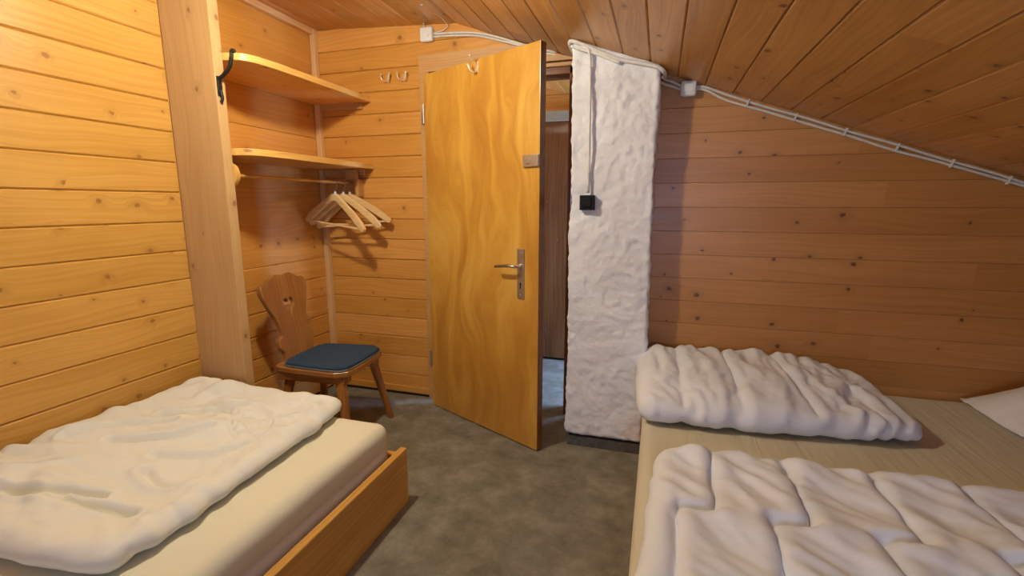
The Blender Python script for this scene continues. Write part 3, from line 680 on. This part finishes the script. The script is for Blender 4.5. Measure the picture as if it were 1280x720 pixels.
# ------------------------------------------------------------------ beds
def mattress(name, x0, x1, y0, y1, z0, z1, mats, r=.045, seam=True, seed=0, dips=.004):
    """rounded, slightly uneven slab with a piped seam round its side"""
    bm = bmesh.new(); nx = max(8, int((x1 - x0) / .035)); ny = max(8, int((y1 - y0) / .035))
    prof = [(.02, 0), (0, .02)]
    h = z1 - z0
    side = [(.018, 0), (.004, .012), (0, .03)]
    if seam: side += [(0, h * .42), (.010, h * .46), (.002, h * .50)]
    side += [(0, h - r)] + [(r - r * math.cos(a), h - r + r * math.sin(a)) for a in [math.pi / 2 * k / 6 for k in range(1, 7)]]
    def ringpts(inset):
        P_ = []; c = .05
        X0, X1, Y0, Y1 = x0 + inset, x1 - inset, y0 + inset, y1 - inset
        cc = max(c - inset, .01)
        def line(a, b_, n): return [(a[0] + (b_[0] - a[0]) * i / n, a[1] + (b_[1] - a[1]) * i / n) for i in range(n)]
        def arc(cx, cy, a0): return [(cx + cc * math.cos(a0 + math.pi / 2 * i / 4), cy + cc * math.sin(a0 + math.pi / 2 * i / 4)) for i in range(4)]
        P_ += line((X0 + cc, Y0), (X1 - cc, Y0), nx) + arc(X1 - cc, Y0 + cc, -math.pi / 2) + line((X1, Y0 + cc), (X1, Y1 - cc), ny) + arc(X1 - cc, Y1 - cc, 0)
        P_ += line((X1 - cc, Y1), (X0 + cc, Y1), nx) + arc(X0 + cc, Y1 - cc, math.pi / 2) + line((X0, Y1 - cc), (X0, Y0 + cc), ny) + arc(X0 + cc, Y0 + cc, math.pi)
        return P_
    rings = []
    ins = [r + .02 + k * .06 for k in range(int((min(x1 - x0, y1 - y0) / 2 - r - .05) / .06))]
    for (i_, z) in side: rings.append([(px, py, z0 + z) for px, py in ringpts(i_)])
    for i_ in ins: rings.append([(px, py, z1) for px, py in ringpts(i_)])
    vr = []
    for R_ in rings:
        row = []
        for p in R_:
            q = Vector(p); n_ = noise.noise(q * 3.1 + Vector((seed, 0, 0))); k = dips * n_ * (1 if q.z > z0 + .03 else 0)
            n2 = noise.noise(Vector((q.x * 14, q.y * 14, q.z * 14))) * .0016
            row.append(bm.verts.new(q + Vector((0, 0, k + n2))))
        vr.append(row)
    for a, c in zip(vr, vr[1:]):
        n = len(a)
        for i in range(n): bm.faces.new((a[i], a[(i + 1) % n], c[(i + 1) % n], c[i])).smooth = True
    f = bm.faces.new(vr[-1]); bm.faces.new(vr[0][::-1])
    bmesh.ops.recalc_face_normals(bm, faces=bm.faces)
    for f in bm.faces:
        f.material_index = 1 if (seam and max(v.co.z for v in f.verts) < z0 + h * .5) else 0
    me = bpy.data.meshes.new(name); bm.to_mesh(me); bm.free()
    for m_ in mats: me.materials.append(M[m_])
    o = bpy.data.objects.new(name, me); COL.objects.link(o); return o
bed = thing('bed_frame', 'low varnished pine bed frame along the left wall', 'bed', (-1.5, .6, 0)); bo = Vector(bed.location)
def bpart(name, lo, hi, g):
    b = MB(); b.box(Vector(lo) - bo, Vector(hi) - bo, g, bev=.006, seg=3); return b.build(name, 'pine_bed', bed)
bpart('side_rail', (-.968, -.50, .0), (-.938, 1.590, .240), (0, 1, 0)); bpart('side_rail', (-2.050, -.50, .0), (-2.022, 1.590, .215), (0, 1, 0))
bpart('foot_board', (-2.022, 1.562, .0), (-.968, 1.590, .215), (1, 0, 0)); bpart('head_board', (-2.022, -.50, .0), (-.968, -.472, .50), (1, 0, 0))
bpart('slat_base', (-2.022, -.472, .165), (-.968, 1.562, .185), (1, 0, 0))
tag(mattress('mattress', -2.015, -.985, -.465, 1.556, .185, .365, ['sheet_left', 'mattress_side'], seed=2), 'mattress under a cream fitted sheet on the left bed', 'mattress')
bed = thing('bed_frame', 'low wide wooden bed base under the double mattress on the right', 'bed', (1, 1.5, 0)); bo = Vector(bed.location)
bpart('side_rail', (-.020, .52, .0), (.008, 2.360, .190), (0, 1, 0)); bpart('side_rail', (2.05, .52, .0), (2.08, 2.360, .190), (0, 1, 0))
bpart('foot_board', (.008, .52, .0), (2.05, .55, .190), (1, 0, 0)); bpart('head_board', (.008, 2.332, .0), (2.05, 2.360, .190), (1, 0, 0)); bpart('slat_base', (.008, .55, .17), (2.05, 2.332, .188), (1, 0, 0))
tag(mattress('mattress', -.026, 2.055, .52, 2.374, .1905, .403, ['sheet_right', 'sheet_right'], r=.04, seam=False, seed=9, dips=.006), 'wide mattress under a cream striped sheet on the right', 'mattress')

# ------------------------------------------------------------------ bedding: bags of cloth, inflated and dropped by the cloth solver
PK = (.62, .25)
def quilt(name, place, h, nx, ny, seams, pressure, shrink, seed, m, hfun=None, stiff=20, bend=.05, lift=70, K=4, rough=.004, pinch=1):
    """rounded bag: bottom and top grids joined by K rows of side wall; seam vertices tie top to bottom"""
    vs = []; idx = {}; R_ = random.Random(seed)
    rimset = [(i, 0) for i in range(nx)] + [(nx, j) for j in range(ny)] + [(i, ny) for i in range(nx, 0, -1)] + [(0, j) for j in range(ny, 0, -1)]
    def H(u, v): return h * (hfun(u, v) if hfun else 1)
    for k in (0, 1):
        for j in range(ny + 1):
            for i in range(nx + 1):
                x, y, z = place(i / nx, j / ny); hh = H(i / nx, j / ny)
                n_ = noise.noise(Vector((x * 7 + seed, y * 7, k * 3.))) * rough
                pk = 0 if not k else max([PK[d] for d in (0, 1) for a in range(-d, d + 1) if (i + a, j) in seams] or [0])
                idx[i, j, k] = len(vs); vs.append((x, y, z + hh * k * (1 - pk * pinch) + n_ + .0015 * R_.random()))
    side = {}
    for q in range(1, K):
        a = math.pi * q / K
        for (i, j) in rimset:
            x, y, z = place(i / nx, j / ny); hh = H(i / nx, j / ny)
            nvec = Vector(((i == nx) - (i == 0), (j == ny) - (j == 0), 0)).normalized()
            side[i, j, q] = len(vs); vs.append((x + nvec.x * math.sin(a) * hh * .5, y + nvec.y * math.sin(a) * hh * .5, z + hh * (.5 - .5 * math.cos(a))))
    fs = []
    for j in range(ny):
        for i in range(nx):
            fs.append([idx[i, j, 1], idx[i + 1, j, 1], idx[i + 1, j + 1, 1], idx[i, j + 1, 1]]); fs.append([idx[i, j, 0], idx[i, j + 1, 0], idx[i + 1, j + 1, 0], idx[i + 1, j, 0]])
    n = len(rimset); row = lambda q, r: idx[(*rimset[r % n], 0)] if q == 0 else idx[(*rimset[r % n], 1)] if q == K else side[(*rimset[r % n], q)]
    for q in range(K):
        for r in range(n): fs.append([row(q, r), row(q, r + 1), row(q + 1, r + 1), row(q + 1, r)])
    es = [(idx[i, j, 0], idx[i, j, 1]) for (i, j) in sorted(seams) if 0 < i < nx and 0 < j < ny]
    me = bpy.data.meshes.new(name); me.from_pydata(vs, es, fs); me.update(); me.materials.append(M[m])
    ob = bpy.data.objects.new(name, me); COL.objects.link(ob)
    md = ob.modifiers.new('cloth', 'CLOTH'); s = md.settings
    p0, p1, p2, p3 = [Vector(place(*q)) for q in ((0, 0), (1, 0), (1, 1), (0, 1))]
    cell = ((p1 - p0).length + (p2 - p3).length) * ((p3 - p0).length + (p2 - p1).length) / 4 / nx / ny
    s.quality = 6; s.mass = pressure * cell * 1e4 / lift; s.tension_stiffness = stiff; s.compression_stiffness = stiff; s.shear_stiffness = stiff * .35; s.bending_stiffness = bend
    s.tension_damping = 8; s.compression_damping = 8; s.shear_damping = 8; s.bending_damping = .5; s.air_damping = 4
    s.use_pressure = True; s.uniform_pressure_force = pressure; s.shrink_min = shrink; s.shrink_max = shrink
    md.collision_settings.distance_min = .004; md.point_cache.frame_start = 1; md.point_cache.frame_end = 60
    return ob
def crease(ob, amp, ang, fl, fc, warp=.05, seed=0, zref=.365, mask=None):
    """long soft folds in the slack cloth: ridges running along direction ang, fl / fc cycles per metre along and across"""
    me = ob.data; c_, s_ = math.cos(math.radians(ang)), math.sin(math.radians(ang))
    nn = [v.normal.copy() for v in me.vertices]
    for v, n_ in zip(me.vertices, nn):
        if v.co.z < zref + .012: continue
        p = v.co; w = noise.noise(Vector((p.x * 3, p.y * 3, seed))) * warp
        a = p.x * c_ + p.y * s_; b_ = -p.x * s_ + p.y * c_ + w + p.z * .6
        r1 = 1 - abs(noise.noise(Vector((a * fl, b_ * fc, seed + .5)))) * 2.6
        r2_ = 1 - abs(noise.noise(Vector((a * fl * 2, b_ * fc * 2.1, seed + 7.5)))) * 2.6
        env = max(.15, min(1, .75 + 1.3 * noise.noise(Vector((p.x * 2.6, p.y * 2.6, seed + 3)))))
        k = (max(-.3, r1) * .7 + max(-.3, r2_) * .35) * env
        v.co += n_ * amp * k * (mask(p) if mask else 1)
def collider(vs, fs):
    me = bpy.data.meshes.new('solver_plane'); me.from_pydata(vs, [], fs); ob = bpy.data.objects.new('solver_plane', me); COL.objects.link(ob)
    ob.modifiers.new('c', 'COLLISION'); ob.collision.thickness_outer = .005; return ob
def steps(nx, ny, n, jog, rows, sh=0, r0=0.):
    s = set()
    for k in range(-2, n + 2):
        for r in range(rows):
            i = round(nx * (k + .5) / n + sh + r * jog); j0 = round(ny * max(0, (r - r0) / rows)); j1 = round(ny * (r + 1 - r0) / rows)
            if r == rows - 1: j1 = ny
            for j in range(j0, j1 + 1): s.add((i, j))
            if r:
                for ii in range(min(i, i - jog), max(i, i - jog) + 1): s.add((ii, j0))
    return s
def quad(p00, p10, p11, p01, z):
    def f(u, v):
        a = Vector(p00).lerp(Vector(p10), u); c = Vector(p01).lerp(Vector(p11), u); q = a.lerp(c, v); return q.x, q.y, z
    return f
soft = []
o = quilt('duvet', quad((.11, .60), (1.60, .60), (1.46, 1.40), (.15, 1.38), .412), .065, 104, 58, steps(104, 58, 7, 6, 3, sh=3), 5.5, -.14, 1, 'duvet', bend=.02, lift=75, pinch=.8); soft.append(o)
tag(o, 'white stitched duvet lying nearest the camera on the right bed', 'duvet')
o = quilt('duvet', quad((.05, 1.81), (.83, 1.88), (.77, 2.29), (.05, 2.29), .412), .120, 76, 42, steps(76, 42, 4, 0, 1), 7, -.14, 3, 'duvet', bend=.02, pinch=.35, lift=80, hfun=lambda u, v: (.62 + .38 * math.sin(min(1, v * 1.3) * math.pi / 2)) * (1 - .25 * max(0, u - .7) / .3)); soft.append(o)
tag(o, 'white duvet folded into a strip against the wall on the right bed', 'duvet')
o = quilt('duvet', quad((-1.95, .66), (-1.23, .70), (-1.28, 1.49), (-1.95, 1.50), .372), .090, 66, 74, set(), 6, -.12, 5, 'duvet_left', rough=.012, bend=.03, lift=66, hfun=lambda u, v: .72 + .28 * min(1, 4 * min(u, 1 - u)) * min(1, 4 * min(v, 1 - v))); soft.append(o)
tag(o, 'plain white duvet folded on the left bed against the boards', 'duvet')
# pillow
o = quilt('pillow', quad((1.26, 2.0), (1.95, 1.95), (1.95, 2.34), (1.25, 2.34), .412), .21, 40, 32, set(), 4, -.04, 8, 'pillow', K=3, lift=110, hfun=lambda u, v: .05 + .95 * min(1, 2.4 * min(u, 1 - u)) ** .6 * min(1, 2.4 * min(v, 1 - v)) ** .6); soft.append(o)
tag(o, 'white pillow at the head of the right bed in the far corner', 'pillow')
cols = [collider([(-3, -1, .366), (-.5, -1, .366), (-.5, 3, .366), (-3, 3, .366)], [(0, 1, 2, 3)]), collider([(-.4, -1, .408), (3, -1, .408), (3, 3, .408), (-.4, 3, .408)], [(0, 1, 2, 3)]),
        collider([(-3, YW - .008, 0), (3, YW - .008, 0), (3, YW - .008, 2), (-3, YW - .008, 2)], [(0, 1, 2, 3)]), collider([(-2.05, -1, 0), (-2.05, 3, 0), (-2.05, 3, 2), (-2.05, -1, 2)], [(0, 1, 2, 3)]),
        collider([(-2.1, 1.622, 0), (-1.7, 1.622, 0), (-1.7, 1.622, 1), (-2.1, 1.622, 1)], [(0, 1, 2, 3)])]
for f in range(1, 33): sc.frame_set(f)
dg = bpy.context.evaluated_depsgraph_get()
def groove(ob, lines, depth, wd, zref=.375):
    """deep creases pressed into the cloth along the given lines, with a lip on the far side"""
    segs = [(Vector(a), Vector(b_)) for l in lines for a, b_ in zip([p[:2] for p in catmull([(x, y, 0) for x, y in l], 4)], [p[:2] for p in catmull([(x, y, 0) for x, y in l], 4)][1:])]
    ends = [(Vector(l[0]), Vector(l[-1])) for l in lines]
    for v in ob.data.vertices:
        if v.co.z < zref: continue
        p = Vector((v.co.x + .012 * noise.noise(v.co * 9), v.co.y + .012 * noise.noise(v.co * 9 + Vector((4, 4, 4)))))
        best = 9; sg = 1
        for a, b_ in segs:
            ab = b_ - a; t = max(0, min(1, (p - a).dot(ab) / max(ab.length_squared, 1e-9))); q = a + ab * t; d = (p - q).length
            if d < best: best = d; sg = 1 if ab.x * (p - q).y - ab.y * (p - q).x > 0 else -1
        if best < wd * 4:
            k = -math.exp(-(best / wd) ** 2) + (.75 * math.exp(-((best - 1.6 * wd) / wd) ** 2) if sg > 0 else .25 * math.exp(-((best - 2 * wd) / wd) ** 2))
            v.co.z += depth * k
LG = [[(-1.93, .68), (-1.73, .74), (-1.47, .83)], [(-1.72, .73), (-1.51, .77), (-1.31, .80)], [(-1.56, 1.04), (-1.49, 1.07), (-1.39, 1.12)], [(-1.78, 1.05), (-1.68, 1.12), (-1.54, 1.24)],
      [(-1.40, 1.11), (-1.34, 1.21), (-1.31, 1.32)], [(-1.60, 1.33), (-1.42, 1.36), (-1.27, 1.44)], [(-1.75, .92), (-1.83, .82), (-1.92, .75)], [(-1.92, 1.0), (-1.86, 1.15), (-1.74, 1.25)], [(-1.85, 1.28), (-1.72, 1.36), (-1.60, 1.44)], [(-1.30, .95), (-1.40, .93), (-1.50, .97)]]
CR = {soft[0].name: lambda o: (crease(o, .021, -50, 2.2, 15, seed=1, zref=.405), crease(o, .009, -35, 5, 26, seed=21, zref=.405)),
      soft[1].name: lambda o: (crease(o, .020, 98, 2.2, 13, seed=4, warp=.10, zref=.405), crease(o, .009, 75, 4, 24, seed=24, zref=.405)),
      soft[2].name: lambda o: (crease(o, .026, 20, 1.6, 8.5, seed=9, warp=.16), crease(o, .014, -25, 4, 15, seed=13), groove(o, LG, .026, .013)), soft[3].name: lambda o: crease(o, .006, 30, 2, 7, seed=2, zref=.405)}
for ob in soft:
    me = bpy.data.meshes.new_from_object(ob.evaluated_get(dg)); ob.modifiers.clear(); ob.data = me
    bm = bmesh.new(); bm.from_mesh(me)
    for e in list(bm.edges):
        if not e.link_faces: bm.edges.remove(e)
    for f in bm.faces: f.smooth = True
    bm.to_mesh(me); bm.free()
    CR[ob.name](ob)
    lo = .371 if ob is soft[2] else .411
    for v in ob.data.vertices: v.co.z = max(v.co.z, lo)
    sd = ob.modifiers.new('subdivision', 'SUBSURF'); sd.levels = sd.render_levels = 1
for c in cols: bpy.data.objects.remove(c)
sc.frame_set(1)
